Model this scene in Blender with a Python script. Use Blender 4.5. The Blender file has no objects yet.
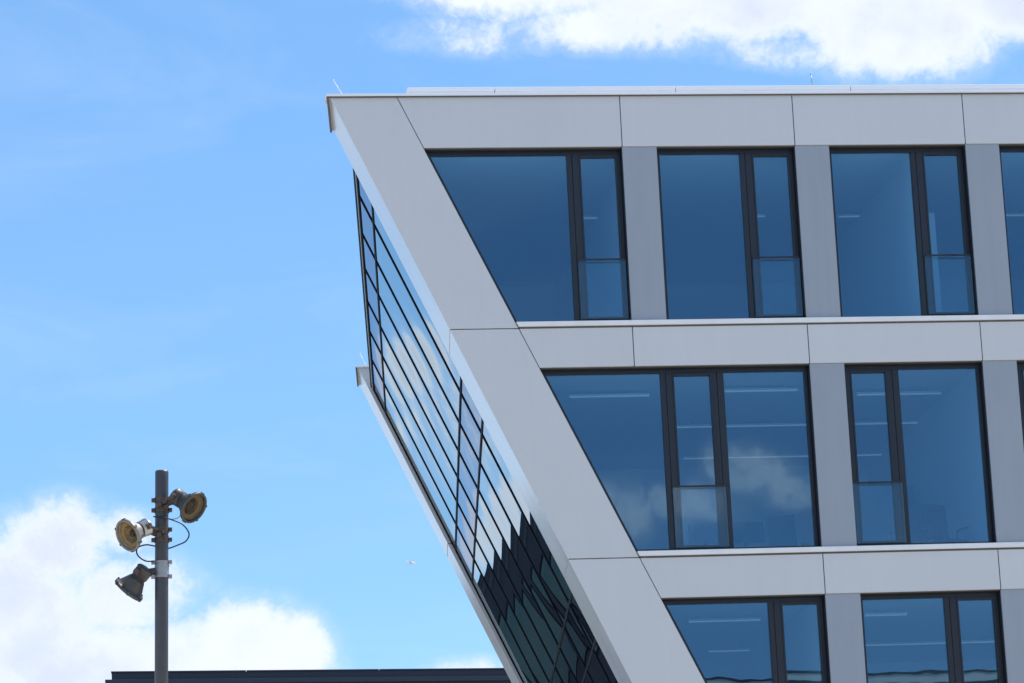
import bpy, math, random
from mathutils import Vector, Matrix

random.seed(7)
SC = bpy.context.scene
COL = SC.collection
R = math.radians

# ------------------------------------------------------------------ camera
cam_data = bpy.data.cameras.new('camera')
cam = bpy.data.objects.new('camera', cam_data)
COL.objects.link(cam)
SC.camera = cam
cam_data.sensor_width = 36.0
cam_data.lens = 3500 / 1024 * 36.0
cam_data.clip_start = 0.1
cam_data.clip_end = 6000
CAM_LOC = Vector((0, -48.704, 1.7))
YAW, PITCH, ROLL = R(7.97131), R(13.32874), R(-2.72654)
fw = Vector((math.sin(YAW) * math.cos(PITCH), math.cos(YAW) * math.cos(PITCH), math.sin(PITCH)))
r0 = fw.cross(Vector((0, 0, 1))).normalized()
u0 = r0.cross(fw)
cr = math.cos(ROLL) * r0 + math.sin(ROLL) * u0
cu = -math.sin(ROLL) * r0 + math.cos(ROLL) * u0
cam.matrix_world = Matrix.Translation(CAM_LOC) @ Matrix((cr, cu, -fw)).transposed().to_4x4()

# ------------------------------------------------------------------ exposure, world, sun
SC.view_settings.view_transform = 'Standard'
SC.view_settings.look = 'None'
SC.view_settings.exposure = 0.5
SC.view_settings.gamma = 1.0
SC.view_settings.use_curve_mapping = False
SC.render.film_transparent = False
SC.cycles.max_bounces = 10
SC.cycles.transparent_max_bounces = 24
SC.cycles.glossy_bounces = 6

SUN_EL, SUN_AZ = R(56), R(66)          # azimuth from +Y towards +X: high, to the right, just behind the facade
world = bpy.data.worlds.new('World')
SC.world = world
world.use_nodes = True
wt = world.node_tree
wt.nodes.clear()


class NB:
    """small helper to write node maths as python expressions"""
    def __init__(self, tree):
        self.t = tree

    def n(self, typ, **kw):
        nd = self.t.nodes.new(typ)
        for k, v in kw.items():
            setattr(nd, k, v)
        return nd

    def put(self, sock, v):
        if isinstance(v, bpy.types.NodeSocket):
            self.t.links.new(v, sock)
        else:
            sock.default_value = v

    def m(self, op, a, b=0.0, c=0.0, clamp=False):
        nd = self.n('ShaderNodeMath', operation=op, use_clamp=clamp)
        self.put(nd.inputs[0], a)
        self.put(nd.inputs[1], b)
        self.put(nd.inputs[2], c)
        return nd.outputs[0]

    def noise(self, vec, scale, detail=6.0, rough=0.5, dist=0.0, out='Fac'):
        nd = self.n('ShaderNodeTexNoise')
        self.t.links.new(vec, nd.inputs['Vector'])
        nd.inputs['Scale'].default_value = scale
        nd.inputs['Detail'].default_value = detail
        nd.inputs['Roughness'].default_value = rough
        nd.inputs['Distortion'].default_value = dist
        return nd.outputs[out]

    def mix(self, fac, a, b):
        nd = self.n('ShaderNodeMix', data_type='RGBA')
        self.put(nd.inputs[0], fac)
        self.put(nd.inputs[6], a)
        self.put(nd.inputs[7], b)
        return nd.outputs[2]

    def smooth(self, x, lo, hi):
        nd = self.n('ShaderNodeMapRange', interpolation_type='SMOOTHSTEP')
        self.put(nd.inputs[0], x)
        nd.inputs[1].default_value = lo
        nd.inputs[2].default_value = hi
        return nd.outputs[0]


w = NB(wt)
sky = w.n('ShaderNodeTexSky', sky_type='NISHITA')
sky.sun_disc = False
sky.sun_elevation = SUN_EL
sky.sun_rotation = SUN_AZ
sky.altitude = 100
sky.air_density = 0.6
sky.dust_density = 0.0
sky.ozone_density = 6.0
hsv = w.n('ShaderNodeHueSaturation')
hsv.inputs['Hue'].default_value = 0.5
hsv.inputs['Saturation'].default_value = 1.40
hsv.inputs['Value'].default_value = 3.25
gam = w.n('ShaderNodeGamma')
gam.inputs['Gamma'].default_value = 0.55
wt.links.new(sky.outputs[0], gam.inputs['Color'])
wt.links.new(gam.outputs[0], hsv.inputs['Color'])
geo = w.n('ShaderNodeTexCoord')
dirv = geo.outputs['Generated']
sep = w.n('ShaderNodeSeparateXYZ')
wt.links.new(dirv, sep.inputs[0])
DX, DY, DZ = sep.outputs
ay = w.m('MAXIMUM', w.m('ABSOLUTE', DY), 0.02)
U = w.m('DIVIDE', DX, ay)
V = w.m('DIVIDE', DZ, ay)
front = w.m('GREATER_THAN', DY, 0.0)
back = w.m('LESS_THAN', DY, 0.0)


def blob(cx, cy, rx, ry, amp=1.0):
    a = w.m('DIVIDE', w.m('SUBTRACT', U, cx), rx)
    b = w.m('DIVIDE', w.m('SUBTRACT', V, cy), ry)
    d2 = w.m('ADD', w.m('MULTIPLY', a, a), w.m('MULTIPLY', b, b))
    return w.m('MULTIPLY', w.m('EXPONENT', w.m('MULTIPLY', w.m('POWER', d2, 1.6), -1.0)), amp)


def total(lst):
    s = lst[0]
    for x in lst[1:]:
        s = w.m('MAXIMUM', s, x)
    return s


# cumulus bank low on the left, a broken bank high on the right, and the clouds behind the viewer
cl_front = total([
    blob(-0.012, 0.160, 0.030, 0.028, 1.25), blob(0.006, 0.182, 0.018, 0.014, 1.15), blob(0.024, 0.184, 0.012, 0.008, 0.8), blob(-0.03, 0.18, 0.02, 0.014, 1.0),
    blob(0.030, 0.140, 0.050, 0.020, 1.25), blob(0.058, 0.151, 0.024, 0.0135, 1.2), blob(0.074, 0.150, 0.011, 0.0115, 1.1), blob(0.026, 0.166, 0.022, 0.013, 1.0),
    blob(0.055, 0.142, 0.03, 0.012, 1.1), blob(0.1215, 0.1405, 0.014, 0.0060, 0.85),
    blob(0.150, 0.353, 0.040, 0.015, 1.2), blob(0.118, 0.353, 0.022, 0.008, 0.85), blob(0.215, 0.348, 0.060, 0.018, 1.25), blob(0.264, 0.338, 0.036, 0.018, 1.25),
    blob(0.300, 0.350, 0.040, 0.018, 1.2), blob(0.232, 0.330, 0.03, 0.008, 0.7), blob(0.14, 0.335, 0.04, 0.008, 0.55), blob(0.18, 0.338, 0.045, 0.010, 0.90),
    blob(-0.063, 0.132, 0.022, 0.030, 0.55), blob(-0.067, 0.147, 0.013, 0.011, 1.0), blob(-0.054, 0.137, 0.013, 0.009, 0.8), blob(-0.2, 0.2, 0.09, 0.05, 0.9), blob(0.55, 0.3, 0.15, 0.08, 0.9),
    blob(-0.05, 0.100, 0.03, 0.008, 0.95)])
cl_back = total([
    blob(0.172, 0.187, 0.017, 0.011, 0.72), blob(0.190, 0.190, 0.018, 0.007, 0.55), blob(0.209, 0.201, 0.017, 0.009, 0.66), blob(0.222, 0.194, 0.014, 0.006, 0.55),
    blob(-0.4, 0.3, 0.2, 0.08, 0.9), blob(0.75, 0.22, 0.2, 0.06, 0.9)])
mask = w.m('ADD', w.m('MULTIPLY', cl_front, front), w.m('MULTIPLY', cl_back, back))
nA = w.noise(dirv, 34.0, 9.0, 0.56, 0.35)
nB = w.noise(dirv, 110.0, 8.0, 0.6, 0.6)
nD = w.noise(dirv, 330.0, 6.0, 0.62, 0.8)
nz = w.m('ADD', w.m('MULTIPLY', w.m('SUBTRACT', nD, 0.5), 0.45),
         w.m('ADD', w.m('MULTIPLY', w.m('SUBTRACT', nA, 0.5), 1.35), w.m('MULTIPLY', w.m('SUBTRACT', nB, 0.5), 0.80)))
# loose fair-weather clouds over the rest of the dome
nF = w.noise(dirv, 3.2, 9.0, 0.55, 0.3)
far_cl = w.m('MULTIPLY', w.smooth(nF, 0.56, 0.72), w.smooth(DZ, 0.45, 0.62))
dens = w.m('ADD', mask, nz)
cov = w.smooth(dens, 0.17, 0.95)
cov = w.m('MULTIPLY', cov, w.smooth(mask, 0.04, 0.45))
fill_cl = w.m('MULTIPLY', w.m('MULTIPLY', w.smooth(nF, 0.40, 0.58), w.smooth(DZ, 0.36, 0.50)), w.smooth(w.m('MULTIPLY', DY, -1.0), 0.0, 0.25))  # unseen high clouds behind the viewer, added to brighten the shaded facade
cov = w.m('MAXIMUM', cov, w.m('MULTIPLY', w.m('MAXIMUM', far_cl, fill_cl), 0.85))
# thin haze round the clouds and faint high streaks
halo = w.m('MULTIPLY', w.smooth(w.m('ADD', mask, w.m('MULTIPLY', nz, 0.9)), -0.12, 0.85), 0.38)
halo = w.m('MULTIPLY', halo, w.smooth(mask, 0.0, 0.30))
smp = w.n('ShaderNodeMapping')
wt.links.new(dirv, smp.inputs[0])
smp.inputs['Rotation'].default_value = (0.0, 0.5, 0.2)
smp.inputs['Scale'].default_value = (5.0, 5.0, 16.0)
nS = w.noise(smp.outputs[0], 1.6, 8.0, 0.62, 0.6)
streaks = w.m('MULTIPLY', w.smooth(nS, 0.46, 0.78), 0.12)
cov = w.m('MAXIMUM', cov, w.m('MAXIMUM', halo, streaks))
thick = w.smooth(dens, 0.55, 1.35)
nC = w.noise(dirv, 26.0, 8.0, 0.55, 0.2)
shade = w.m('MULTIPLY', thick, w.smooth(nC, 0.38, 0.66))
ccol = w.mix(shade, (6.9, 7.3, 8.3, 1), (5.5, 6.0, 7.1, 1))
ccol = w.mix(back, ccol, (8.4, 9.0, 10.6, 1))
skycol = w.mix(w.m('MULTIPLY', cov, 0.95), hsv.outputs[0], ccol)
bg = w.n('ShaderNodeBackground')
bg.inputs['Strength'].default_value = 0.10
wt.links.new(skycol, bg.inputs['Color'])
wo = w.n('ShaderNodeOutputWorld')
wt.links.new(bg.outputs[0], wo.inputs[0])

sun_data = bpy.data.lights.new('sun', 'SUN')
sun_data.energy = 4.5
sun_data.angle = R(0.53)
sun_data.color = (1.0, 0.95, 0.87)
sun = bpy.data.objects.new('sun', sun_data)
COL.objects.link(sun)
sdir = Vector((math.cos(SUN_EL) * math.sin(SUN_AZ), math.cos(SUN_EL) * math.cos(SUN_AZ), math.sin(SUN_EL)))
sun.rotation_euler = (-sdir).to_track_quat('-Z', 'Y').to_euler()
sun.location = sdir * 200


# ------------------------------------------------------------------ materials
def mat_pbr(name, col, rough=0.5, metal=0.0, spec=0.5, var=0.06, vscale=2.0, streak=0.0, coat=0.0, bump=0.0, bscale=40.0, isl=0.0):
    m = bpy.data.materials.new(name)
    m.use_nodes = True
    t = m.node_tree
    b = t.nodes['Principled BSDF']
    g = NB(t)
    tc = g.n('ShaderNodeTexCoord')
    vec = tc.outputs['Object']
    n1 = g.noise(vec, vscale, 6.0, 0.6)
    f = g.m('MULTIPLY', g.m('SUBTRACT', n1, 0.5), 2 * var)
    if streak:
        mp = g.n('ShaderNodeMapping')
        t.links.new(vec, mp.inputs[0])
        mp.inputs['Scale'].default_value = (9.0, 9.0, 0.5)
        n2 = g.noise(mp.outputs[0], 1.0, 5.0, 0.6)
        f = g.m('ADD', f, g.m('MULTIPLY', g.m('SUBTRACT', n2, 0.5), 2 * streak))
    if isl:
        gi = g.n('ShaderNodeNewGeometry')
        f = g.m('ADD', f, g.m('MULTIPLY', g.m('SUBTRACT', gi.outputs['Random Per Island'], 0.5), 2 * isl))
    f = g.m('ADD', f, 1.0)
    vm = g.n('ShaderNodeVectorMath', operation='SCALE')
    vm.inputs[0].default_value = col[:3]
    t.links.new(f, vm.inputs['Scale'])
    t.links.new(vm.outputs[0], b.inputs['Base Color'])
    rr = g.m('ADD', rough, g.m('MULTIPLY', g.m('SUBTRACT', n1, 0.5), 0.16), clamp=True)
    t.links.new(rr, b.inputs['Roughness'])
    b.inputs['Metallic'].default_value = metal
    b.inputs['Specular IOR Level'].default_value = spec
    b.inputs['Coat Weight'].default_value = coat
    b.inputs['Coat Roughness'].default_value = 0.12
    if bump:
        bp = g.n('ShaderNodeBump')
        bp.inputs['Strength'].default_value = bump
        bp.inputs['Distance'].default_value = 0.01
        t.links.new(g.noise(vec, bscale, 4.0, 0.6), bp.inputs['Height'])
        t.links.new(bp.outputs[0], b.inputs['Normal'])
    return m


def mat_glass(name, f0, tint, gloss=(0.9, 0.97, 1.0), wav=0.0):
    """coated solar-control glazing: tinted see-through layer under a clear mirror layer"""
    m = bpy.data.materials.new(name)
    m.use_nodes = True
    t = m.node_tree
    t.nodes.clear()
    g = NB(t)
    lw = g.n('ShaderNodeLayerWeight')
    lw.inputs['Blend'].default_value = 0.5
    facing = lw.outputs['Facing']
    p5 = g.m('POWER', facing, 5.0)
    fac = g.m('ADD', f0, g.m('MULTIPLY', p5, 1 - f0), clamp=True)
    tr = g.n('ShaderNodeBsdfTransparent')
    tr.inputs[0].default_value = (*tint, 1)
    gl = g.n('ShaderNodeBsdfGlossy')
    gl.inputs['Color'].default_value = (*gloss, 1)
    gl.inputs['Roughness'].default_value = 0.0
    if wav:
        tc = g.n('ShaderNodeTexCoord')
        bp = g.n('ShaderNodeBump')
        bp.inputs['Strength'].default_value = wav
        bp.inputs['Distance'].default_value = 0.02
        t.links.new(g.noise(tc.outputs['Object'], 1.3, 2.0, 0.4), bp.inputs['Height'])
        t.links.new(bp.outputs[0], gl.inputs['Normal'])
    mx = g.n('ShaderNodeMixShader')
    t.links.new(fac, mx.inputs[0])
    t.links.new(tr.outputs[0], mx.inputs[1])
    t.links.new(gl.outputs[0], mx.inputs[2])
    o = g.n('ShaderNodeOutputMaterial')
    t.links.new(mx.outputs[0], o.inputs[0])
    return m


def mat_emit(name, col, strength):
    m = bpy.data.materials.new(name)
    m.use_nodes = True
    b = m.node_tree.nodes['Principled BSDF']
    b.inputs['Base Color'].default_value = (0.8, 0.8, 0.8, 1)
    b.inputs['Emission Color'].default_value = (*col, 1)
    b.inputs['Emission Strength'].default_value = strength
    return m


M = {
    'panel': mat_pbr('light_grey_panel', (0.575, 0.565, 0.55), 0.36, spec=0.5, var=0.04, vscale=0.9, streak=0.028, isl=0.02),
    'fin_side': mat_pbr('light_grey_gloss_panel', (0.66, 0.64, 0.61), 0.17, spec=0.22, var=0.02, vscale=0.7, streak=0.01),
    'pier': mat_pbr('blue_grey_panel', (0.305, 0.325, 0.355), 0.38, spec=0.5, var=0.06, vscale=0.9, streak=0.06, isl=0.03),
    'sill': mat_pbr('white_aluminium', (0.76, 0.74, 0.71), 0.4, var=0.12, vscale=3.0, streak=0.03),
    'coping': mat_pbr('white_coping', (0.80, 0.80, 0.80), 0.4, var=0.04, vscale=2.0),
    'bronze': mat_pbr('bronze_edge', (0.10, 0.085, 0.065), 0.5, var=0.1),
    'dark': mat_pbr('dark_joint', (0.03, 0.03, 0.035), 0.6),
    'frame': mat_pbr('anthracite_metal', (0.011, 0.013, 0.019), 0.38, spec=0.5, var=0.08, vscale=5),
    'mull': mat_pbr('black_blue_metal', (0.008, 0.010, 0.017), 0.7, spec=0.08, var=0.1, vscale=5),
    'rail': mat_pbr('rail_grey_metal', (0.25, 0.24, 0.22), 0.4, metal=0.6),
    'glass': mat_glass('solar_glass', 0.115, (0.72, 0.89, 0.97), (0.56, 0.80, 1.0), 0.03),
    'side_glass': mat_glass('dark_solar_glass', 0.26, (0.10, 0.15, 0.17), (0.74, 0.84, 0.87)),
    'spandrel_glass': mat_glass('dark_spandrel_glass', 0.22, (0.10, 0.12, 0.14), (0.60, 0.67, 0.76)),
    'guard': mat_glass('guard_glass', 0.055, (0.86, 0.93, 0.95), (0.75, 0.90, 1.0)),
    'interior': mat_pbr('white_plaster', (0.80, 0.80, 0.79), 0.8, var=0.03),
    'ceil': mat_pbr('ceiling_board', (0.75, 0.75, 0.74), 0.85, var=0.03),
    'carpet': mat_pbr('grey_carpet', (0.20, 0.20, 0.21), 0.95, var=0.1, vscale=10),
    'roof': mat_pbr('roof_membrane', (0.22, 0.22, 0.22), 0.9, var=0.1),
    'lamp': mat_emit('lit_tube', (1.0, 0.98, 0.93), 0.08),
    'black': mat_pbr('black_plastic', (0.02, 0.02, 0.022), 0.45),
    'desk': mat_pbr('pale_laminate', (0.6, 0.59, 0.57), 0.4),
    'cabinet': mat_pbr('dark_cabinet', (0.06, 0.07, 0.09), 0.5),
    'pole': mat_pbr('grey_painted_pole', (0.046, 0.046, 0.053), 0.42, spec=0.5, var=0.35, vscale=9, streak=0.25),
    'galv': mat_pbr('galvanised_steel', (0.34, 0.33, 0.32), 0.45, metal=0.6, var=0.25, vscale=25),
    'rust': mat_pbr('rusty_steel', (0.10, 0.075, 0.06), 0.7, metal=0.2, var=0.5, vscale=40),
    'alu': mat_pbr('bare_aluminium', (0.46, 0.44, 0.40), 0.36, metal=0.7, var=0.14, vscale=18),
    'oldalu': mat_pbr('weathered_aluminium', (0.22, 0.20, 0.17), 0.42, metal=0.6, var=0.25, vscale=18),
    'darkalu': mat_pbr('dark_aluminium', (0.075, 0.066, 0.056), 0.45, metal=0.4, var=0.2, vscale=18),
    'reflector': mat_pbr('aged_reflector', (0.40, 0.33, 0.25), 0.35, metal=0.5, var=0.2, vscale=14),
    'reflector_old': mat_pbr('tarnished_reflector', (0.20, 0.185, 0.15), 0.35, metal=0.5, var=0.25, vscale=14),
    'lens': mat_glass('lamp_glass', 0.008, (0.86, 0.80, 0.68), (1, 1, 1)),
    'rubber': mat_pbr('black_cable', (0.012, 0.012, 0.014), 0.5),
    'white': mat_pbr('white_rod', (0.75, 0.75, 0.75), 0.4),
    'navy': mat_pbr('navy_cladding', (0.012, 0.016, 0.030), 0.42, spec=0.4, var=0.10, vscale=0.8, streak=0.08),
    'navy_edge': mat_pbr('navy_flashing', (0.015, 0.020, 0.035), 0.35, spec=0.5, var=0.1),
    'teal_glass': mat_glass('teal_glass', 0.10, (0.16, 0.30, 0.30), (0.7, 0.95, 0.95), 0.05),
    'teal_panel': mat_pbr('teal_enamelled_glass', (0.028, 0.070, 0.078), 0.06, spec=0.6, var=0.25, vscale=0.35),
    'sky_mirror_panel': mat_pbr('painted_sky_reflection', (0.02, 0.06, 0.13), 0.05, spec=0.8, var=0.3, vscale=0.4),  # mirrored sky put into the base colour of the lower panes
    'white_wall': mat_pbr('white_render', (0.82, 0.82, 0.80), 0.8, var=0.05),
    'bird': mat_pbr('white_plumage', (0.75, 0.75, 0.74), 0.8),
    'paving': mat_pbr('pale_paving', (0.46, 0.435, 0.40), 0.85, var=0.12, vscale=0.6, bump=0.2),
    'asphalt': mat_pbr('asphalt', (0.055, 0.055, 0.057), 0.9, var=0.15, vscale=2.0, bump=0.3),
    'earth': mat_pbr('pale_ground', (0.30, 0.29, 0.25), 0.95, var=0.2, vscale=0.05),
    'paint': mat_pbr('road_paint', (0.75, 0.75, 0.73), 0.7),
    'kerb': mat_pbr('kerb_stone', (0.38, 0.37, 0.35), 0.8),
}


# ------------------------------------------------------------------ mesh building
class MB:
    def __init__(self):
        self.v, self.f, self.mi, self.sm = [], [], [], []

    def face(self, idx, mi=0, sm=False):
        self.f.append(tuple(idx)); self.mi.append(mi); self.sm.append(sm)

    def hexa(self, p, mi=0):
        """p: 4 bottom corners (ccw seen from above) then 4 top corners"""
        o = len(self.v)
        self.v += [tuple(q) for q in p]
        for q in ((3, 2, 1, 0), (4, 5, 6, 7), (0, 1, 5, 4), (1, 2, 6, 5), (2, 3, 7, 6), (3, 0, 4, 7)):
            self.face([o + k for k in q], mi)
        return self

    def box(self, x0, x1, y0, y1, z0, z1, mi=0):
        return self.hexa([(x0, y0, z0), (x1, y0, z0), (x1, y1, z0), (x0, y1, z0),
                          (x0, y0, z1), (x1, y0, z1), (x1, y1, z1), (x0, y1, z1)], mi)

    def trap(self, z0, z1, xa0, xb0, xa1, xb1, y0, y1, mi=0, sl=0.0, sr=0.0):
        """box whose left and right edges slant in x between z0 and z1 (sl, sr: x drift with depth)"""
        d = y1 - y0
        return self.hexa([(xa0, y0, z0), (xb0, y0, z0), (xb0 + sr * d, y1, z0), (xa0 + sl * d, y1, z0),
                          (xa1, y0, z1), (xb1, y0, z1), (xb1 + sr * d, y1, z1), (xa1 + sl * d, y1, z1)], mi)

    def grid(self, fn, nu, nv, mi=0, flip=False, sm=True):
        o = len(self.v)
        for j in range(nv + 1):
            for i in range(nu + 1):
                self.v.append(tuple(fn(i / nu, j / nv)))
        for j in range(nv):
            for i in range(nu):
                a = o + j * (nu + 1) + i
                q = [a, a + 1, a + nu + 2, a + nu + 1]
                self.face(q[::-1] if flip else q, mi, sm)

    def ring_strip(self, rings, mi=0, sm=True, cap0=True, cap1=True):
        n = len(rings[0])
        o = len(self.v)
        for rg in rings:
            self.v += [tuple(p) for p in rg]
        for k in range(len(rings) - 1):
            for i in range(n):
                j = (i + 1) % n
                self.face([o + k * n + i, o + k * n + j, o + (k + 1) * n + j, o + (k + 1) * n + i], mi, sm)
        if cap0:
            self.face([o + i for i in range(n)][::-1], mi)
        if cap1:
            self.face([o + (len(rings) - 1) * n + i for i in range(n)], mi)

    def tube(self, pts, r, n=10, mi=0):
        pts = [Vector(p) for p in pts]
        rings = []
        ref = Vector((0.31, 0.17, 0.93))
        for k, p in enumerate(pts):
            a = pts[max(k - 1, 0)]; b = pts[min(k + 1, len(pts) - 1)]
            t = (b - a).normalized()
            x = t.cross(ref)
            if x.length < 1e-3:
                x = t.cross(Vector((1, 0, 0)))
            x.normalize(); y = t.cross(x)
            rr = r[k] if isinstance(r, (list, tuple)) else r
            rings.append([p + rr * (math.cos(2 * math.pi * i / n) * x + math.sin(2 * math.pi * i / n) * y) for i in range(n)])
        self.ring_strip(rings, mi)
        return self

    def lathe(self, org, axis, prof, n=28, mi=0, cap0=True, cap1=True, sm=True):
        """prof: list of (distance along axis, radius)"""
        org = Vector(org); t = Vector(axis).normalized()
        x = t.cross(Vector((0.0, 0.1, 1.0))).normalized(); y = t.cross(x)
        rings = [[org + d * t + rr * (math.cos(2 * math.pi * i / n) * x + math.sin(2 * math.pi * i / n) * y) for i in range(n)] for d, rr in prof]
        self.ring_strip(rings, mi, sm, cap0, cap1)
        return self

    def obox(self, c, ax, ay, az, mi=0):
        """oriented box: centre, three half-axis vectors"""
        c = Vector(c)
        p = [c - ax - ay - az, c + ax - ay - az, c + ax + ay - az, c - ax + ay - az,
             c - ax - ay + az, c + ax - ay + az, c + ax + ay + az, c - ax + ay + az]
        return self.hexa(p, mi)

    def build(self, name, mats, parent=None, bevel=0.0):
        me = bpy.data.meshes.new(name)
        me.from_pydata(self.v, [], self.f)
        if not isinstance(mats, (list, tuple)):
            mats = [mats]
        for m in mats:
            me.materials.append(m)
        for p, mi, s in zip(me.polygons, self.mi, self.sm):
            p.material_index = mi
            p.use_smooth = s
        me.update()
        o = bpy.data.objects.new(name, me)
        COL.objects.link(o)
        if parent is not None:
            o.parent = parent
            if parent.type == 'EMPTY' and not parent.get('local'):
                o.matrix_parent_inverse = Matrix.Translation(-parent.location)
        if bevel:
            b = o.modifiers.new('bevel', 'BEVEL')
            b.width = bevel; b.segments = 2; b.limit_method = 'ANGLE'
        return o


def thing(name, label, cat, loc=(0, 0, 0), group=None, local=False):
    o = bpy.data.objects.new(name, None)
    COL.objects.link(o)
    o.location = loc
    o['label'] = label; o['category'] = cat
    if group:
        o['group'] = group
    if local:
        o['local'] = 1
    return o


def dup(root, loc, rotz, label):
    c = root.copy(); COL.objects.link(c)
    c.location = loc; c.rotation_euler = (0, 0, rotz); c['label'] = label
    for ch in root.children:
        d = ch.copy(); COL.objects.link(d); d.parent = c
        for g in ch.children:
            e = g.copy(); COL.objects.link(e); e.parent = d
    return c


# ------------------------------------------------------------------ ground
def sheet(name, x0, x1, y0, y1, z, m):
    b = MB(); o = len(b.v)
    b.v += [(x0, y0, z), (x1, y0, z), (x1, y1, z), (x0, y1, z)]
    b.face([o, o + 1, o + 2, o + 3])
    ob = b.build(name, m); ob['kind'] = 'structure'
    return ob


sheet('ground', -2500, 2500, -2500, 2500, -0.13, M['earth'])
sheet('road', -400, 400, -75, -63, -0.12, M['asphalt'])
pv = MB(); pv.box(-400, 400, -62.7, 34, -0.30, 0.0)
o = pv.build('pavement', M['paving']); o['kind'] = 'structure'
kb = MB(); kb.box(-400, 400, -63.0, -62.7, -0.3, 0.012)
o = kb.build('kerb', M['kerb']); o['kind'] = 'structure'
rm = MB()
for k in range(-12, 13):
    rm.box(k * 9.0, k * 9.0 + 4.5, -69.07, -68.93, -0.119, -0.114)
o = rm.build('road_markings', M['paint']); o['kind'] = 'structure'

# ------------------------------------------------------------------ office building
SL = -0.4585
DV = 0.107                                   # the end face turns this much in x per metre of depth
fo = lambda z: 12.1325 + SL * z             # outer edge of the leaning corner fin
fi = lambda z: 13.240 - 0.466 * z             # its inner edge
XR = 24.9                                    # right end of the building
HEADS = [16.277, 12.959, 9.559, 6.159, 2.759]
SILLS = [13.638, 10.238, 6.838, 3.438, 0.10]
BOTS = [13.540, 10.140, 6.740, 3.340, 0.0]
ROOF = 17.060
RK = [8.593 + 2.593 * k for k in range(7)]  # right edges of the openings
LK = [9.108 + 2.593 * k for k in range(7)]  # left edges of the next openings
Y2, Y3 = 17.5, 19.0                         # far fin
office = thing('office_building', 'pale grey panel clad office building with leaning corner and dark glass end', 'building', (16, 9, 0))

# leaning corner fins
G = 0.006


def fin(y0, y1, jy):
    b = MB()
    fo = lambda z: 12.1325 + SL * z + jy
    zs = [0.0, 3.34, 6.74, 10.150, 13.545, ROOF]
    for k in range(5):
        z0, z1 = zs[k] + (G if k else 0), zs[k + 1] - (G if k < 4 else 0)
        b.trap(z0, z1, fo(z0) + DV * y0, fi(z0) - 0.006 + DV * y0, fo(z1) + DV * y0, fi(z1) - 0.006 + DV * y0, y0, y1, 0, DV, DV)
    z0, z1 = 0.02, ROOF - 0.02
    i = 0.02
    b.trap(z0, z1, fo(z0) + i + DV * y0, fi(z0) - i + DV * y0, fo(z1) + i + DV * y0, fi(z1) - i + DV * y0, y0 + i, y1 - i, 1, DV, DV)
    o_ = b.build('corner_fin', [M['panel'], M['dark'], M['fin_side']], office, 0.008)
    for k in range(5):
        o_.data.polygons[k * 6 + 5].material_index = 2


fin(0.0, 1.60, 0)
fin(Y2, Y3, 0.035)

# horizontal bands between the window rows
tops = [ROOF] + BOTS[:4]
for k in range(5):
    z1, z0 = tops[k], HEADS[k]
    b = MB()
    xs = RK if k == 0 else (RK if k % 2 else RK)
    prev = None
    edges = [None] + list(xs) + [XR]
    if k in (1, 2, 3):
        edges = [None] + (list(xs) if k == 1 else list(xs[1:])) + [XR]
    for j in range(len(edges) - 1):
        xb = edges[j + 1] - (G if j < len(edges) - 2 else 0)
        if j == 0:
            b.trap(z0, z1, fi(z0) + 0.006, xb, fi(z1) + 0.006, xb, 0.0, 0.24)
        else:
            b.box(edges[j] + G, xb, 0.0, 0.24, z0, z1)
    b.trap(z0 + 0.02, z1 - 0.02, fi(z0) + 0.02, XR - 0.02, fi(z1) + 0.02, XR - 0.02, 0.012, 0.22, 1)
    b.build('parapet_band' if k == 0 else 'spandrel_band', [M['panel'], M['dark']], office, 0.006)

# window sills
for k in range(4):
    zs = SILLS[k]; b = MB()
    b.trap(zs - 0.072, zs, fi(zs - 0.072) + 0.01, XR, fi(zs) + 0.01, XR, -0.035, 0.26)
    b.trap(BOTS[k] + 0.001, zs - 0.072, fi(BOTS[k]) + 0.02, XR - 0.01, fi(zs) + 0.02, XR - 0.01, 0.006, 0.24, 1)
    b.build('sill', [M['sill'], M['bronze']], office, 0.006)

# piers between the openings
for k in range(5):
    first = {0: 0, 1: 1, 2: 1, 3: 1, 4: 3}[k]
    for j in range(first, 6):
        b = MB(); b.box(RK[j], LK[j], 0.018, 0.40, SILLS[k], HEADS[k])
        b.build('pier', M['pier'], office, 0.006)
    b = MB(); b.box(RK[6], XR, 0.018, 0.40, SILLS[k], HEADS[k])
    b.build('pier', M['pier'], office, 0.006)

FW = 0.062


def bulge_pane(b, x00, x10, x01, x11, z0, z1, y, amp, n=6):
    """insulating pane with the slight pillow real units have; x00,x10 bottom, x01,x11 top"""
    tl, tv = random.uniform(-0.0012, 0.0012), random.uniform(-0.0016, 0.0016)

    def P(off):
        def fn(s, t):
            xa = x00 + (x01 - x00) * t; xb = x10 + (x11 - x10) * t
            bl = amp * (1 - (2 * s - 1) ** 2) * (1 - (2 * t - 1) ** 2) + tl * (2 * s - 1) + tv * (2 * t - 1)
            return (xa + (xb - xa) * s, y + off - bl, z0 + (z1 - z0) * t)
        return fn
    b.grid(P(0.0), n, n)
    b.grid(P(0.024), n, n, flip=True)
    for (s0, s1, t0, t1) in ((0, 1, 0, 0), (1, 1, 0, 1), (1, 0, 1, 1), (0, 0, 1, 0)):
        o_ = len(b.v)
        f0, f1 = P(0.0), P(0.024)
        b.v += [f0(s0, t0), f0(s1, t1), f1(s1, t1), f1(s0, t0)]
        b.face([o_ + 3, o_ + 2, o_ + 1, o_])


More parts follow.
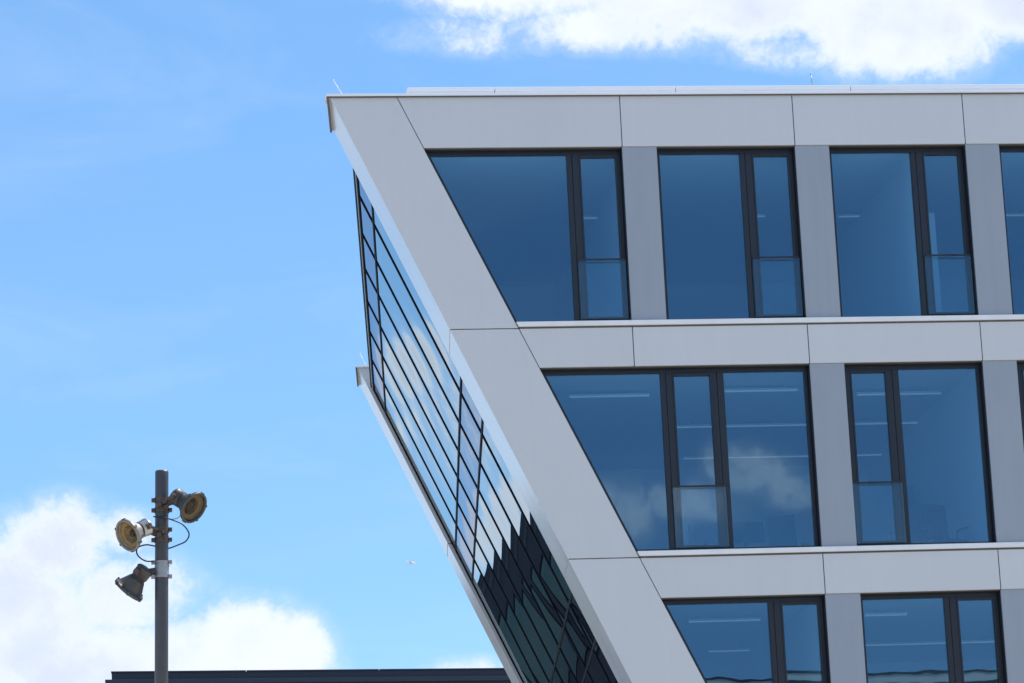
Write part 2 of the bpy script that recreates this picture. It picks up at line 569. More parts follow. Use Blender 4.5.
def window(xl, xr, z0, z1, muls, sash, lean, guard=True):
    """muls: list of (x0,x1) mullions; sash: index of the opening light; lean: left edge follows the fin"""
    YF = 0.165
    L = (lambda z: fi(z) + 0.003) if lean else (lambda z: xl)
    b = MB()
    ZB, ZT = z0 + 0.055, z1 - 0.075
    # reveal lining
    b.trap(z1 - 0.012, z1 - 0.001, L(z1 - 0.012) + 0.004, xr - 0.003, L(z1 - 0.001) + 0.004, xr - 0.003, 0.035, 0.085, 1)
    b.trap(z1 - 0.012, z1 - 0.001, L(z1 - 0.012) + 0.004, xr - 0.003, L(z1 - 0.001) + 0.004, xr - 0.003, 0.086, 0.25, 3)
    b.box(xr - 0.012, xr - 0.002, 0.045, 0.25, z0 + 0.002, z1 - 0.013, 2)
    # outer frame: bottom, top, left, right
    lw_ = FW * (1.12 if lean else 1.0)
    b.trap(z0 + 0.002, ZB, L(z0) + 0.002, xr - 0.013, L(ZB) + 0.002, xr - 0.013, YF, 0.25)
    b.trap(ZT, z1 - 0.013, L(ZT) + 0.002, xr - 0.013, L(z1 - 0.013) + 0.002, xr - 0.013, YF, 0.25)
    b.trap(ZB, ZT, L(ZB) + 0.002, L(ZB) + lw_, L(ZT) + 0.002, L(ZT) + lw_, YF - 0.002, 0.25)
    b.box(xr - FW, xr - 0.013, YF - 0.002, 0.25, ZB, ZT)
    for (a, c) in muls:
        b.box(a, a + 0.072, YF - 0.004, 0.25, ZB, ZT)
        b.box(a + 0.080, c, YF - 0.004, 0.25, ZB, ZT)
        b.box(a + 0.070, a + 0.082, YF + 0.014, 0.24, ZB, ZT, 3)
    fr = b.build('window', [M['frame'], M['bronze'], M['frame'], M['dark']], office, 0.004)
    edges = []
    prev = None
    for (a, c) in muls:
        edges.append((prev, a)); prev = c
    edges.append((prev, xr - FW))
    for i, (a, c) in enumerate(edges):
        pb = MB()
        zb, zt = ZB + 0.002, ZT - 0.002
        if a is None:
            bulge_pane(pb, L(zb) + lw_, c, L(zt) + lw_, c, zb, zt, YF + 0.030, 0.0005)
            xa = None
        else:
            xa = a
            if i == sash:
                s_ = MB(); sw = 0.045
                s_.box(a, c, YF - 0.010, YF + 0.08, ZB, ZB + sw); s_.box(a, c, YF - 0.010, YF + 0.08, ZT - sw, ZT)
                s_.box(a, a + sw * 0.6, YF - 0.012, YF + 0.08, ZB + sw, ZT - sw); s_.box(c - sw * 0.6, c, YF - 0.012, YF + 0.08, ZB + sw, ZT - sw)
                s_.build('sash', M['frame'], fr, 0.004)
                zb, zt = ZB + sw, ZT - sw
                bulge_pane(pb, a + sw * 0.6, c - sw * 0.6, a + sw * 0.6, c - sw * 0.6, zb, zt, YF + 0.025, 0.0004)
            else:
                bulge_pane(pb, a, c, a, c, zb, zt, YF + 0.030, 0.0005)
        pb.build('pane', M['glass'], fr)
        if i == sash and guard:
            g0 = (a if a is not None else xl) - 0.095
            g1 = c + 0.10 if c < xr - 0.2 else c + 0.035
            zg = z0 + 0.945
            gb = MB(); gb.box(g0, g1, YF - 0.058, YF - 0.046, z0 + 0.06, zg - 0.006)
            gb.build('guard_glass', M['guard'], fr)
            rb = MB(); rb.box(g0 - 0.003, g1 + 0.003, YF - 0.064, YF - 0.040, zg - 0.006, zg + 0.020)
            rb.build('guard_rail', M['frame'], fr, 0.003)


def std_right(l, r):  # opening light on the right
    return [(r - 0.812, r - 0.632)]


def std_left(l, r):
    return [(l + 0.722, l + 0.895)]


# row by row
for k in range(4):
    z0, z1 = SILLS[k], HEADS[k]
    if k == 0:
        window(fi(z0), RK[0], z0, z1, [(RK[0] - 0.812, RK[0] - 0.632)], 1, True)
        for j in range(6):
            window(LK[j], RK[j + 1], z0, z1, std_right(LK[j], RK[j + 1]), 1, False)
    elif k == 1:
        window(fi(z0), RK[1], z0, z1, [(8.992, 9.165), (9.748, 9.925)], 1, True)
        for j in range(1, 6):
            window_m = [(LK[j] + FW + 0.60, LK[j] + FW + 0.775)]
            # opening light first
            z_ = None
            window(LK[j], RK[j + 1], z0, z1, [(LK[j] + 0.034, LK[j] + 0.105), window_m[0]], 1, False)
    else:
        window(fi(z0), RK[1], z0, z1, std_right(0, RK[1]), 1, True)
        for j in range(1, 6):
            window(LK[j], RK[j + 1], z0, z1, std_right(LK[j], RK[j + 1]), 1, False)
for j in range(3, 6):
    window(LK[j], RK[j + 1], SILLS[4], HEADS[4], std_right(LK[j], RK[j + 1]), 1, False)

# coping along the roof edge
b = MB()
b.trap(ROOF, ROOF + 0.036, fo(ROOF) - 0.055, XR + 0.03, fo(ROOF) - 0.055, XR + 0.03, -0.045, 0.34)
b.trap(ROOF, ROOF + 0.036, fo(ROOF) - 0.055 + DV * 0.385, fo(ROOF) + 1.1, fo(ROOF) - 0.055 + DV * 0.385, fo(ROOF) + 1.1, 0.34, 1.70, 0, DV, 0)
b.trap(ROOF - 0.03, ROOF - 0.0005, fo(ROOF) - 0.050, fo(ROOF) - 0.020, fo(ROOF) - 0.050, fo(ROOF) - 0.020, -0.03, 1.69, 1, DV, DV)
b.trap(ROOF - 0.018, ROOF - 0.0005, fo(ROOF) - 0.015, XR + 0.02, fo(ROOF) - 0.015, XR + 0.02, -0.030, -0.008, 1)
b.build('coping', [M['coping'], M['bronze']], office, 0.004)
b = MB()
xj = [5.46, 6.75, 9.45, 12.1, 14.8, 17.5, 20.2, 22.9, XR]
for a, c in zip(xj[:-1], xj[1:]):
    b.box(a, c - 0.008, 0.03, 0.30, ROOF + 0.037, ROOF + 0.152)
    b.box(a + 0.01, c - 0.012, 0.022, 0.05, ROOF + 0.0365, ROOF + 0.082, 1)
b.build('roof_upstand', [M['coping'], M['sill']], office, 0.01)
# far fin coping
b = MB()
xf = fo(ROOF) + DV * Y2 + 0.035
b.trap(ROOF, ROOF + 0.036, xf - 0.055, xf + 1.1, xf - 0.055, xf + 1.1, Y2 - 0.045, Y3 + 0.05, 0, DV, 0)
b.trap(ROOF - 0.03, ROOF - 0.0005, xf - 0.050, xf - 0.020, xf - 0.050, xf - 0.020, Y2 - 0.03, Y3 + 0.04, 1, DV, DV)
b.build('coping', [M['coping'], M['bronze']], office, 0.004)

# lightning rods
for p, q in (((4.515, 0.05, 17.09), (4.378, 0.05, 17.322)), ((11.55, 0.17, 17.2), (11.54, 0.17, 17.42)), ((6.41, 17.6, 17.09), (6.275, 17.6, 17.37))):
    b = MB(); b.tube([p, q], 0.0065, 8)
    b.tube([q, (q[0], q[1], q[2] + 0.02)], 0.010, 8)
    b.build('lightning_rod', M['white'] if p[1] != 0.17 else M['galv'], office)

# body: roof, back, right end, floors, corridor wall
ZR = 16.70
b = MB()
xl0 = lambda z, y: fo(z) + DV * y + 0.45
b.hexa([(xl0(16.45, 1.7), 0.24, 16.45), (XR, 0.24, 16.45), (XR, Y3, 16.45), (xl0(16.45, Y3), Y3 - 0.02, 16.45),
        (xl0(ZR, 1.7), 0.24, ZR), (XR, 0.24, ZR), (XR, Y3, ZR), (xl0(ZR, Y3), Y3 - 0.02, ZR)])
b.build('roof', M['roof'], office)
b = MB()
b.hexa([(fi(0) + DV * Y2 - 0.1, Y3 - 0.35, 0), (XR, Y3 - 0.35, 0), (XR, Y3 - 0.05, 0), (fi(0) + DV * Y2 - 0.1, Y3 - 0.05, 0),
        (fi(16.4) + DV * Y2 - 0.1, Y3 - 0.35, 16.4), (XR, Y3 - 0.35, 16.4), (XR, Y3 - 0.05, 16.4), (fi(16.4) + DV * Y2 - 0.1, Y3 - 0.05, 16.4)])
b.build('back_wall', M['panel'], office)
b = MB(); b.box(XR - 0.3, XR - 0.001, 0.41, Y3 - 0.36, 0, 16.4)
b.build('end_wall', M['panel'], office)
for k in range(5):
    zf = SILLS[k] - 0.10 if k < 4 else 0.02
    b = MB()
    c0, c1 = zf - 0.42, zf
    if k < 4:
        b.hexa([(xl0(c0, 0.27), 0.27, c0), (XR - 0.31, 0.27, c0), (XR - 0.31, Y3 - 0.4, c0), (xl0(c0, Y3), Y3 - 0.4, c0),
                (xl0(c0, 0.27), 0.27, c0 + 0.01), (XR - 0.31, 0.27, c0 + 0.01), (XR - 0.31, Y3 - 0.4, c0 + 0.01), (xl0(c0, Y3), Y3 - 0.4, c0 + 0.01)], 1)
    b.hexa([(xl0(c0, 0.27), 0.27, c0 + 0.012), (XR - 0.31, 0.27, c0 + 0.012), (XR - 0.31, Y3 - 0.4, c0 + 0.012), (xl0(c0, Y3), Y3 - 0.4, c0 + 0.012),
            (xl0(c1, 0.27), 0.27, c1), (XR - 0.31, 0.27, c1), (XR - 0.31, Y3 - 0.4, c1), (xl0(c1, Y3), Y3 - 0.4, c1)], 0)
    b.build('floor_slab', [M['carpet'], M['ceil']], office)
b = MB()
b.hexa([(xl0(16.33, 0.27), 0.27, 16.33), (XR - 0.31, 0.27, 16.33), (XR - 0.31, Y3 - 0.4, 16.33), (xl0(16.33, Y3), Y3 - 0.4, 16.33),
        (xl0(16.43, 0.27), 0.27, 16.43), (XR - 0.31, 0.27, 16.43), (XR - 0.31, Y3 - 0.4, 16.43), (xl0(16.43, Y3), Y3 - 0.4, 16.43)])
b.build('top_ceiling', M['ceil'], office)
# corridor wall and partitions on each storey
for k in range(3):
    zf = SILLS[k] - 0.10; zc = (SILLS[k - 1] - 0.10 - 0.42) if k else 16.33
    b = MB()
    b.hexa([(xl0(zf, 8.4) + 0.2, 8.4, zf), (XR - 0.31, 8.4, zf), (XR - 0.31, 8.5, zf), (xl0(zf, 8.4) + 0.2, 8.5, zf),
            (xl0(zc, 8.4) + 0.2, 8.4, zc), (XR - 0.31, 8.4, zc), (XR - 0.31, 8.5, zc), (xl0(zc, 8.4) + 0.2, 8.5, zc)])
    b.build('corridor_wall', M['interior'], office)
    for xp in ({0: [RK[2] - 0.70, RK[0] + 0.20], 1: [RK[2] + 0.20], 2: [RK[1] + 0.2]}[k]) + [RK[4] + 0.2]:
        b = MB(); b.box(xp, xp + 0.1, 0.42, 8.39, zf + 0.001, zc - 0.001)
        b.build('partition_wall', M['interior'], office)
# round column seen through the top right opening light
b = MB(); b.box(13.42, 13.60, 1.4, 1.58, SILLS[0] - 0.099, 15.6)
b.build('column', M['interior'], office)

# ---- the inclined glass end face
NRM = Vector((-0.90556, 0.09688, -0.41300))
OFFX = 0.12


def SP(y, z, off=0.0):
    return Vector((fo(z) + DV * y + OFFX, y, z)) + NRM * off


YM = [3.60 + 2.24 * k for k in range(6)] + [17.42]
ZT_ = [16.62, 16.13, 13.41, 12.76, 10.08, 9.37, 6.68, 5.97, 3.28, 2.57, 0.15]
curtain = MB()
# head rail: dark, pale strip, dark
def srail(mb, y0, y1, z0, z1, o0, o1, mi=0):
    mb.hexa([SP(y0, z0, o1), SP(y0, z0, o0), SP(y1, z0, o0), SP(y1, z0, o1),
             SP(y0, z1, o1), SP(y0, z1, o0), SP(y1, z1, o0), SP(y1, z1, o1)], mi)
srail(curtain, 1.66, Y2 - 0.01, 16.655, 16.70, -0.30, 0.020, 0)
srail(curtain, 1.66, Y2 - 0.01, 16.615, 16.654, -0.12, 0.012, 1)
srail(curtain, 1.66, Y2 - 0.01, 16.580, 16.614, -0.12, 0.016, 0)
cw = curtain.build('curtain_wall', [M['mull'], M['rail']], office)
for i, ym in enumerate(YM):
    b = MB()
    hw = 0.022
    y = min(ym, Y2 - 0.05)
    b.hexa([SP(y - hw, 0.02, 0.016), SP(y - hw, 0.02, -0.12), SP(y + hw, 0.02, -0.12), SP(y + hw, 0.02, 0.016),
            SP(y - hw, 16.57, 0.016), SP(y - hw, 16.57, -0.12), SP(y + hw, 16.57, -0.12), SP(y + hw, 16.57, 0.016)])
    b.build('mullion', M['mull'], cw)
for z in ZT_[1:]:
    b = MB(); srail(b, 1.66, Y2 - 0.01, z - 0.018, z + 0.018, -0.11, 0.013, 0)
    b.build('transom', M['mull'], cw)
ys = [1.66] + YM
BULGE = 0.0036
for k in range(len(ZT_) - 1):
    z1, z0 = ZT_[k] - (0.05 if k == 0 else 0.021), ZT_[k + 1] + 0.021
    for i in range(len(ys) - 1):
        y0, y1 = ys[i] + (0.022 if i else 0), ys[i + 1] - 0.022
        b = MB()
        am = BULGE * random.uniform(0.75, 1.25)
        tw = random.uniform(-0.0006, 0.0006)

        def fn(off):
            def q(s, t):
                bl = am * (1 - (2 * s - 1) ** 2) * (1 - 0.8 * (2 * t - 1) ** 2) + tw * (s - 0.5) * (t - 0.5)
                return SP(y0 + (y1 - y0) * s, z0 + (z1 - z0) * t, off + bl)
            return q
        nu, nv = (10, 8) if k < 5 else (4, 4)
        b.grid(fn(0.0), nu, nv, flip=True)
        b.grid(fn(-0.024), nu, nv)
        b.build('pane' if k % 2 == 1 else 'spandrel_pane', M['side_glass'] if k % 2 == 1 else M['spandrel_glass'], cw)
# dark lining behind the spandrel glass and inside the end bays
b = MB()
for z0, z1 in ((16.13, 16.56), (12.79, 13.38), (9.40, 10.05), (6.0, 6.65)):
    srail(b, 1.7, Y2 - 0.1, z0 + 0.02, z1 - 0.02, -0.16, -0.135)
b.build('spandrel_lining', M['dark'], cw)

# ------------------------------------------------------------------ things seen through the office windows
def ceiling_light(x0, x1, y, zc, label, first=[None]):
    L = x1 - x0
    t = thing('ceiling_light', label, 'ceiling light', ((x0 + x1) / 2, y, zc - 0.10), 'linear ceiling lights in the offices', local=True)
    h = MB(); h.box(-L / 2, L / 2, -0.028, 0.028, 0.012, 0.042)
    for sx in (-L / 2 + 0.2, L / 2 - 0.2):
        h.tube([(sx, 0, 0.040), (sx, 0, 0.0995)], 0.006, 6)
    h.build('housing', M['white'], t)
    d = MB(); d.box(-L / 2 + 0.01, L / 2 - 0.01, -0.026, 0.026, 0.0, 0.0115)
    d.build('diffuser', M['lamp'], t)


ZC = [16.33, SILLS[0] - 0.52, SILLS[1] - 0.52]
ceiling_light(10.32, 11.45, 2.1, ZC[1], 'pale linear light nearest the glass in the wide middle storey window')
ceiling_light(10.02, 13.95, 4.65, ZC[1], 'long linear light running behind both middle storey windows, nearer of two')
ceiling_light(10.58, 13.95, 7.15, ZC[1], 'long linear light running behind both middle storey windows, deeper of two')
ceiling_light(7.97, 9.21, 2.3, ZC[1], 'faint linear light behind the slanted pane of the middle storey')
ceiling_light(12.46, 13.79, 2.5, ZC[1], 'front linear light above the dark swivel chair with armrests')
ceiling_light(8.57, 8.80, 3.8, ZC[0], 'short light glimpsed in the first top storey opening light')
ceiling_light(11.33, 11.50, 3.8, ZC[0], 'short light glimpsed in the second top storey opening light')
ceiling_light(12.69, 13.05, 3.86, ZC[0], 'pale light at the left of the third top storey window')
ceiling_light(15.42, 15.95, 3.9, ZC[0], 'pale light in the top storey window cut by the picture edge')
ceiling_light(9.68, 10.79, 2.75, ZC[2], 'front linear light in the slanted window of the lowest visible storey')
ceiling_light(10.57, 11.25, 5.9, ZC[2], 'rear linear light in the slanted window of the lowest visible storey')
ceiling_light(12.36, 13.02, 2.6, ZC[2], 'front linear light in the lowest right hand window')
ceiling_light(13.04, 15.35, 5.7, ZC[2], 'rear linear light in the lowest right hand window')


def desk(x, y, zf, label):
    t = thing('desk', label, 'desk', (x, y, zf), 'office desks by the windows', local=True)
    b_ = MB(); b_.box(-0.8, 0.8, -0.4, 0.4, 0.745, 0.772); b_.build('desk_top', M['desk'], t, 0.003)
    for sx in (-0.74, 0.74):
        b_ = MB(); b_.box(sx - 0.025, sx + 0.025, -0.35, 0.35, 0.001, 0.03); b_.box(sx - 0.025, sx + 0.025, -0.03, 0.03, 0.03, 0.7445)
        b_.build('leg', M['galv'], t)


def monitor(x, y, z, rz, wd, label):
    t = thing('computer_monitor', label, 'monitor', (x, y, z), 'computer monitors on the desks', local=True)
    t.rotation_euler = (0, 0, rz)
    b_ = MB(); b_.box(-wd / 2, wd / 2, -0.02, 0.02, 0.12, 0.12 + wd * 0.58); b_.build('screen', M['black'], t, 0.006)
    b_ = MB(); b_.box(-0.03, 0.03, 0.021, 0.045, 0.012, 0.3); b_.box(-0.12, 0.12, -0.08, 0.10, 0.001, 0.012); b_.build('stand', M['black'], t)


def office_chair(x, y, zf, rz, label):
    t = thing('office_chair', label, 'chair', (x, y, zf), 'office chairs', local=True)
    t.rotation_euler = (0, 0, rz)
    b_ = MB()
    b_.box(-0.24, 0.24, -0.24, 0.24, 0.44, 0.51); b_.build('seat', M['black'], t, 0.03)
    b_ = MB()
    def bf(s, q): return (-0.22 + 0.44 * s * 1.0, 0.26 - 0.05 * math.sin(math.pi * s) + 0.05 * q, 0.58 + 0.55 * q)
    b_.grid(bf, 8, 8)
    b_.grid(lambda s, q: (bf(s, q)[0], bf(s, q)[1] + 0.04, bf(s, q)[2]), 8, 8, flip=True)
    b_.box(-0.03, 0.03, 0.24, 0.27, 0.44, 0.62); b_.build('backrest', M['black'], t)
    for sx in (-0.28, 0.28):
        b_ = MB(); b_.tube([(sx, 0.12, 0.5), (sx, 0.12, 0.70), (sx, -0.16, 0.71)], 0.018, 8); b_.build('armrest', M['black'], t)
    b_ = MB(); b_.tube([(0, 0, 0.09), (0, 0, 0.439)], 0.03, 10)
    for k in range(5):
        a = 2 * math.pi * k / 5
        b_.tube([(0, 0, 0.10), (0.29 * math.cos(a), 0.29 * math.sin(a), 0.075)], [0.028, 0.018], 8)
        b_.tube([(0.29 * math.cos(a), 0.29 * math.sin(a), 0.07), (0.29 * math.cos(a), 0.29 * math.sin(a), 0.002)], 0.028, 8)
    b_.build('pedestal', M['black'], t)


ZF1 = SILLS[1] - 0.10
desk(10.6, 4.0, ZF1, 'pale desk carrying two monitors behind the wide middle storey window')
monitor(10.27, 4.0, ZF1 + 0.772, R(5), 0.56, 'dark computer monitor standing on the left half of the desk')
monitor(10.90, 4.0, ZF1 + 0.772, R(-6), 0.56, 'dark computer monitor standing on the right half of the desk')
office_chair(11.42, 3.3, ZF1, R(150), 'black office chair to the right of the desk with two monitors')
office_chair(13.60, 2.1, ZF1, R(20), 'dark swivel chair with armrests in the middle storey corner room')
cb = thing('storage_cabinet', 'tall dark cabinet behind the swivel chair in the right middle storey window', 'cabinet', (13.40, 5.0, ZF1), local=True)
b = MB(); b.box(-0.45, 0.45, -0.22, 0.38, 0.001, 1.9); b.build('body', M['cabinet'], cb, 0.004)
for sx in (-0.225, 0.225):
    b = MB(); b.box(sx - 0.22, sx + 0.22, -0.241, -0.221, 0.06, 1.88); d_ = b.build('door', M['cabinet'], cb, 0.003)
    h_ = MB(); h_.box(-sx * 0.15 - 0.01, -sx * 0.15 + 0.01, -0.26, -0.242, 0.95, 1.10); h_.build('handle', M['galv'], d_)

# ------------------------------------------------------------------ floodlight mast
PX = lambda z: 0.83981 + 0.02496 * z
PYY = -20.0
mast = thing('floodlight_mast', 'grey steel mast carrying three round floodlights and a loose black cable', 'floodlight mast', (PX(0), PYY, 0))
PR = 0.0555
b = MB()
b.tube([(PX(0), PYY, 0.0), (PX(7.44), PYY, 7.44), (PX(7.492), PYY, 7.492), (PX(7.505), PYY, 7.505)], [PR, PR, PR, PR * 0.93], 32)
b.build('pole', M['pole'], mast)
b = MB(); b.tube([(PX(0), PYY, 0.001), (PX(0), PYY, 0.03)], 0.17, 24)
for k in range(4):
    a = math.pi / 4 + k * math.pi / 2
    b.tube([(PX(0) + 0.13 * math.cos(a), PYY + 0.13 * math.sin(a), 0.03), (PX(0) + 0.13 * math.cos(a), PYY + 0.13 * math.sin(a), 0.06)], 0.015, 6)
b.build('base_plate', M['galv'], mast)


def floodlight(face, rear, toward, clampz, dark, side, plate=False):
    """face, rear: centres in the facade-parallel plane; toward: extra offset of the face towards the viewer"""
    F = Vector(face) + Vector((0, -toward, 0)); B = Vector(rear)
    ax = (F - B).normalized(); L = (F - B).length
    x = ax.cross(Vector((0, 0.1, 1))).normalized(); y = ax.cross(x)
    skin = M['darkalu'] if dark else M['alu']
    RF, RB = 0.131, 0.070
    # bell
    l0 = L * 0.44
    bell = MB()
    prof = [(l0, RB * 0.92), (l0 + 0.004, RB * 1.0), (l0 + (L - l0) * 0.22, RB + (RF - RB) * 0.20), (l0 + (L - l0) * 0.55, RB + (RF - RB) * 0.56),
            (l0 + (L - l0) * 0.85, RB + (RF - RB) * 0.91), (L - 0.022, RF)]
    inner = [(d, r_ - 0.006) for d, r_ in prof][::-1]
    bell.lathe(B, ax, prof + inner + [], 36, 0, cap0=False, cap1=False)
    root = bell.build('floodlight', skin, mast)
    # rear housing
    h = MB()
    h.lathe(B, ax, [(-0.012, RB * 0.55), (-0.006, RB * 0.9), (0.004, RB * 1.06), (0.016, RB * 1.06), (0.020, RB * 1.0), (l0 * 0.78, RB * 1.0), (l0 * 0.80, RB * 0.86), (l0, RB * 0.86)], 32)
    h.build('rear_housing', skin, root)
    g_ = MB(); g_.lathe(B, ax, [(l0 * 0.80, RB * 0.865), (l0 * 0.82, RB * 0.90), (l0 * 0.98, RB * 0.90), (l0 * 1.0, RB * 0.865)], 32)
    g_.build('gasket', M['black'], root)
    # rim with clips
    rm_ = MB()
    rm_.lathe(B, ax, [(L - 0.026, RF + 0.001), (L - 0.024, RF + 0.007), (L - 0.004, RF + 0.008), (L, RF + 0.004), (L, RF - 0.009), (L - 0.02, RF - 0.010)], 36, cap0=False, cap1=False)
    rm_.build('rim', M['darkalu'] if dark else M['oldalu'], root)
    for k in range(6):
        cl = MB()
        a = 2 * math.pi * k / 6 + 0.35
        rd = math.cos(a) * x + math.sin(a) * y
        tg = ax.cross(rd)
        cl.obox(B + ax * (L - 0.016) + rd * (RF + 0.008), ax * 0.017, rd * 0.005, tg * 0.009)
        cl.build('clip', M['darkalu'], root)
    # reflector dish and lamp behind the glass
    rf = MB()
    rf.lathe(B, ax, [(l0 + 0.02, 0.035), (l0 + 0.03, 0.055), (l0 + (L - l0) * 0.45, 0.083), (L - 0.028, RF - 0.016)], 36, cap0=True, cap1=False)
    rf.lathe(B, ax, [(L - 0.032, RF - 0.020), (L - 0.030, RF - 0.052), (L - 0.040, RF - 0.060)], 36, 0, cap0=False, cap1=False)
    rf.build('reflector', M['reflector'] if side < 0 else M['reflector_old'], root)
    bu = MB()
    bu.lathe(B, ax, [(l0 + 0.03, 0.020), (l0 + 0.05, 0.044 + 0.012 * side), (L - 0.060, 0.044 + 0.012 * side), (L - 0.045, 0.034 + 0.012 * side), (L - 0.040, 0.012)], 20)
    bu.build('lamp_cap', M['black'] if side > 0 else M['darkalu'], root)
    ln = MB(); ln.lathe(B, ax, [(L - 0.016, RF - 0.011), (L - 0.006, RF - 0.011), (L - 0.003, RF - 0.05), (L - 0.002, 0.004)], 36)
    ln.build('lens', M['lens'], root)
    # stirrup and clamp
    pc = Vector((PX(clampz), PYY, clampz))
    br = MB()
    mid = B + ax * (l0 * 0.42)
    for sg in (-1, 1):
        p0 = mid + x * sg * (RB * 1.0 + 0.012)
        p1 = p0 + (pc - mid) * 0.45 + Vector((0, -0.005, 0))
        br.tube([p0 + ax * 0.0, p1], 0.012, 8)
        br.obox(p0, ax * 0.024, x * 0.008, y * 0.024)
    br.obox(mid + (pc - mid) * 0.62, (pc - mid) * 0.30, y * 0.030, x * 0.022)
    br.tube([mid + x * (RB + 0.005), mid + x * (RB + 0.035)], 0.018, 8)
    br.tube([mid - x * (RB + 0.005), mid - x * (RB + 0.035)], 0.018, 8)
    br.build('bracket', M['rust'], root)
    cb_ = MB()
    bands = ((-0.045, 0.020), (0.040, 0.020)) if not plate else ((0.0, 0.066), (0.060, 0.010), (-0.060, 0.010))
    for dz, hh in bands:
        z_ = clampz + dz
        cb_.lathe((PX(z_), PYY, z_ - hh), (0.025, 0, 1), [(0, PR + 0.002), (0, PR + (0.008 if hh < 0.05 else 0.004)), (2 * hh, PR + (0.008 if hh < 0.05 else 0.004)), (2 * hh, PR + 0.002)], 28, cap0=False, cap1=False, sm=False)
        for sx in (-1, 1):
            if hh > 0.05:
                continue
            c_ = Vector((PX(z_) + sx * (PR + 0.016), PYY - 0.012, z_))
            cb_.obox(c_, Vector((0.014, 0, 0)), Vector((0, 0.026, 0)), Vector((0, 0, 0.014)))
            cb_.tube([c_ + Vector((0.004 * sx, -0.045, 0)), c_ + Vector((0.004 * sx, 0.045, 0))], 0.008, 6)
    if plate:
        cb_.tube([(PX(clampz) - 0.03, PYY - 0.062, clampz - 0.05), (PX(clampz) + 0.062, PYY - 0.02, clampz + 0.03)], 0.006, 6)
    else:
        for kx, kz in ((-0.025, -0.01), (0.02, 0.015), (0.035, -0.03)):
            cb_.obox((PX(clampz) + kx, PYY - PR - 0.012, clampz + kz), Vector((0.018, 0, 0.006)), Vector((0, 0.018, 0)), Vector((-0.004, 0, 0.016)))
    cb_.build('clamp', M['galv'] if plate else M['rust'], root)


floodlight((1.280, -20.10, 7.138), (1.132, -20.10, 7.268), 0.135, 7.215, True, 1)
floodlight((0.722, -20.08, 6.925), (0.892, -20.08, 7.020), 0.125, 6.965, False, -1)
floodlight((0.726, -20.06, 6.505), (0.872, -20.06, 6.672), -0.085, 6.672, True, -1, True)


def spline(pts, n=10):
    pts = [Vector(p) for p in pts]
    out = []
    for i in range(len(pts) - 1):
        p0 = pts[max(i - 1, 0)]; p1 = pts[i]; p2 = pts[i + 1]; p3 = pts[min(i + 2, len(pts) - 1)]
        for k in range(n):
            t = k / n
            out.append(0.5 * ((2 * p1) + (-p0 + p2) * t + (2 * p0 - 5 * p1 + 4 * p2 - p3) * t * t + (-p0 + 3 * p1 - 3 * p2 + p3) * t ** 3))
    out.append(pts[-1])
    return out


def pp(u_, v_, y):
    """offset from the pole-top corner measured in centimetres on the mast plane"""
    return Vector((1.02731 + (u_ - 161.8) * 0.00838 + 0.00011 * (v_ - 470) * 0, y, 7.513 - (v_ - 470) * 0.008366 - (u_ - 161.8) * 0.0004))


b = MB()
b.tube(spline([pp(152, 519, -20.07), pp(161, 519.5, -20.075), pp(171, 522, -20.07), pp(181, 526, -20.05), pp(187, 534, -20.02), pp(184, 541, -19.99), pp(176, 545, -19.98), pp(168, 548, -19.97), pp(160, 549, -19.93)]), 0.0062, 8)
b.build('cable', M['rubber'], mast)
b = MB()
b.tube(spline([pp(158, 547.5, -19.94), pp(152, 546.2, -19.97), pp(144, 546.5, -20.02), pp(136.5, 550, -20.05), pp(135, 555.5, -20.06), pp(138, 560.5, -20.07), pp(144, 564, -20.08), pp(152, 564, -20.08)]), 0.0062, 8)
b.build('cable', M['rubber'], mast)
b = MB()
b.tube(spline([pp(171, 521, -20.07), pp(176, 520.5, -20.10), pp(180, 516, -20.14), pp(181, 511, -20.18)]), 0.0040, 8)
b.build('cable', M['galv'], mast)

# ------------------------------------------------------------------ dark flat-roofed building behind, left of the office block
YB = math.atan2(1.470, 11.048)
ub = Vector((math.cos(YB), math.sin(YB), 0)); nb = Vector((math.sin(YB), -math.cos(YB), 0))
O_ = Vector((1.85, 48.0, -0.505))
hall = thing('flat_roofed_building', 'low dark navy building with a flat stepped roof edge behind the mast', 'building', (14, 60, 0))


def hb(mb, s0, s1, d0, d1, z0, z1, mi=0):
    """box in the building's own axes: s along the front, d depth behind it"""
    q = lambda s, d, z: O_ + ub * (s + max(d, 0.0) * 0.19) - nb * d + Vector((0, 0, z))
    mb.hexa([q(s0, d0, z0), q(s1, d0, z0), q(s1, d1, z0), q(s0, d1, z0), q(s0, d0, z1), q(s1, d0, z1), q(s1, d1, z1), q(s0, d1, z1)], mi)


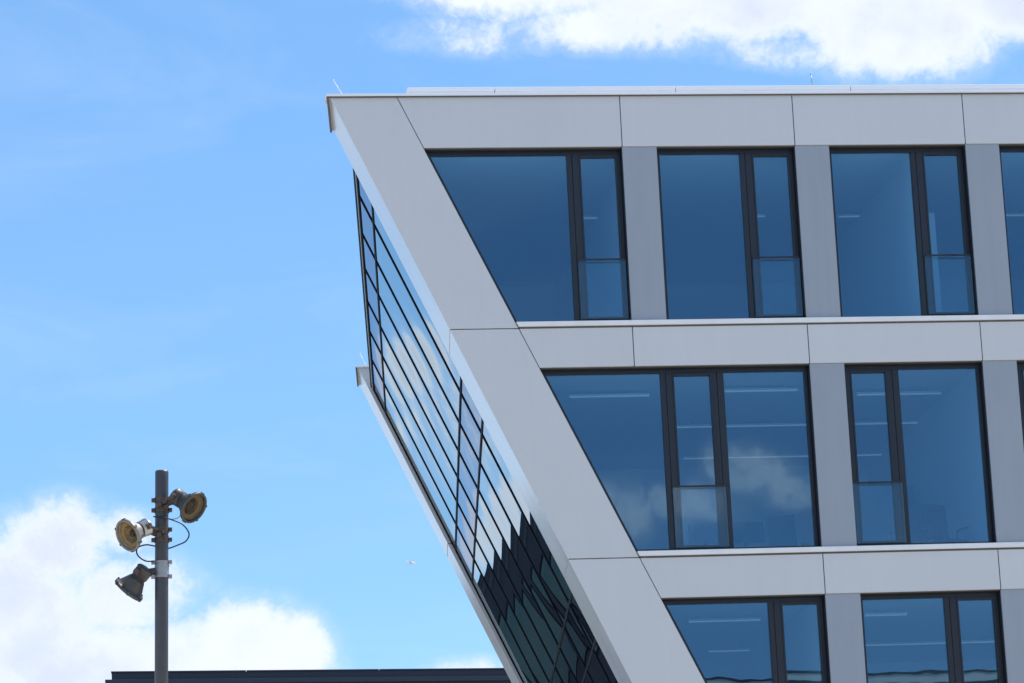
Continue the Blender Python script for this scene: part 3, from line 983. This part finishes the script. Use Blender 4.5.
HL = 34.0
b = MB()
hb(b, 0.0, HL, 0.0, 16.0, 0, 15.78)
b.build('wall', M['navy'], hall)
b = MB()
hb(b, -0.10, HL + 0.1, -0.10, 16.1, 15.78, 15.91, 0)
hb(b, 0.10, HL, 0.0, 16.0, 15.91, 16.11, 1)
for k in range(9):
    hb(b, 0.075 + k * 3.8, min(0.075 + (k + 1) * 3.8 - 0.015, HL), -0.045, 16.02, 16.11, 16.146, 0)
b.build('roof_edge', [M['navy_edge'], M['navy']], hall, 0.008)
for row, (z0, z1) in enumerate(((12.3, 15.0), (8.7, 11.4), (5.1, 7.8), (1.5, 4.2))):
    for k in range(8):
        s0 = 0.6 + k * 4.15
        b = MB()
        hb(b, s0, s0 + 3.9, -0.05, 0.0 - 0.001, z0, z0 + 0.09); hb(b, s0, s0 + 3.9, -0.05, -0.001, z1 - 0.09, z1)
        for ss in (s0, s0 + 1.905, s0 + 3.81):
            hb(b, ss, ss + 0.09, -0.05, -0.001, z0 + 0.09, z1 - 0.09)
        wn = b.build('window', M['mull'], hall)
        p = MB()
        hb(p, s0 + 0.09, s0 + 1.905, -0.03, -0.006, z0 + 0.09, z1 - 0.09); hb(p, s0 + 1.995, s0 + 3.81, -0.03, -0.006, z0 + 0.09, z1 - 0.09)
        p.build('pane', M['teal_panel'] if row == 0 else M['sky_mirror_panel'], wn)

# ------------------------------------------------------------------ building across the street, behind the viewer (mirrored low in the windows)
opp = thing('terrace_building', 'white edged flat roof building mirrored along the bottom of the lowest windows', 'building', (25, -116, 0))
OY = -106.0
OZ = 22.92
b = MB(); b.box(-30, 90, OY - 18, OY, -0.13, OZ - 0.62); b.build('wall', M['white_wall'], opp)
b = MB()
b.box(-30.6, 90.6, OY - 18.5, OY + 0.33, OZ - 0.62, OZ - 0.50, 1)
b.box(-30.3, 90.3, OY - 18.3, OY + 0.3, OZ - 0.50, OZ - 0.12, 0)
b.box(-30.6, 90.6, OY - 18.5, OY + 0.33, OZ - 0.12, OZ + 0.0, 1)
b.build('roof_edge', [M['white_wall'], M['dark']], opp)
for row in range(6):
    z0 = 1.6 + row * 3.5
    for k in range(14):
        x0 = -28 + k * 8.4
        b = MB()
        b.box(x0, x0 + 6.0, OY + 0.001, OY + 0.06, z0, z0 + 0.08); b.box(x0, x0 + 6.0, OY + 0.001, OY + 0.06, z0 + 2.0, z0 + 2.08)
        for ss in (0, 1.96, 3.94, 5.92):
            b.box(x0 + ss, x0 + ss + 0.08, OY + 0.001, OY + 0.06, z0 + 0.08, z0 + 2.0)
        wn = b.build('window', M['mull'], opp)
        p = MB()
        for ss in (0.08, 2.04, 4.02):
            p.box(x0 + ss, x0 + ss + 1.88, OY + 0.005, OY + 0.03, z0 + 0.08, z0 + 2.0)
        p.build('pane', M['teal_glass'], wn)

# ------------------------------------------------------------------ a bird far off in the gap between mast and building
bd = Vector((27.336, 206.05, 45.887))
b = MB()
b.lathe(bd - Vector((0.19, 0, 0)), (1, 0.15, -0.05), [(0, 0.004), (0.06, 0.02), (0.14, 0.045), (0.24, 0.045), (0.31, 0.028), (0.35, 0.03), (0.385, 0.015), (0.41, 0.003)], 12)
for sg in (-1, 1):
    rings = []
    for t, ch, dz in ((0, 0.11, 0.01), (0.12, 0.12, 0.055), (0.26, 0.10, 0.06), (0.40, 0.03, 0.02)):
        c = bd + Vector((0.01 - 0.09 * t + sg * t * 0.55, sg * t * 0.55, dz))
        rings.append([c + Vector((-ch / 2, 0, 0)), c + Vector((0, 0, 0.012)), c + Vector((ch / 2, 0, 0)), c + Vector((0, 0, -0.008))])
    b.ring_strip(rings)
b.v = [tuple(bd + (Vector(v) - bd) * 1.7) for v in b.v]
bo = b.build('bird', M['bird'])
bo['label'] = 'tiny pale bird gliding in the clear sky left of the leaning facade'; bo['category'] = 'bird'
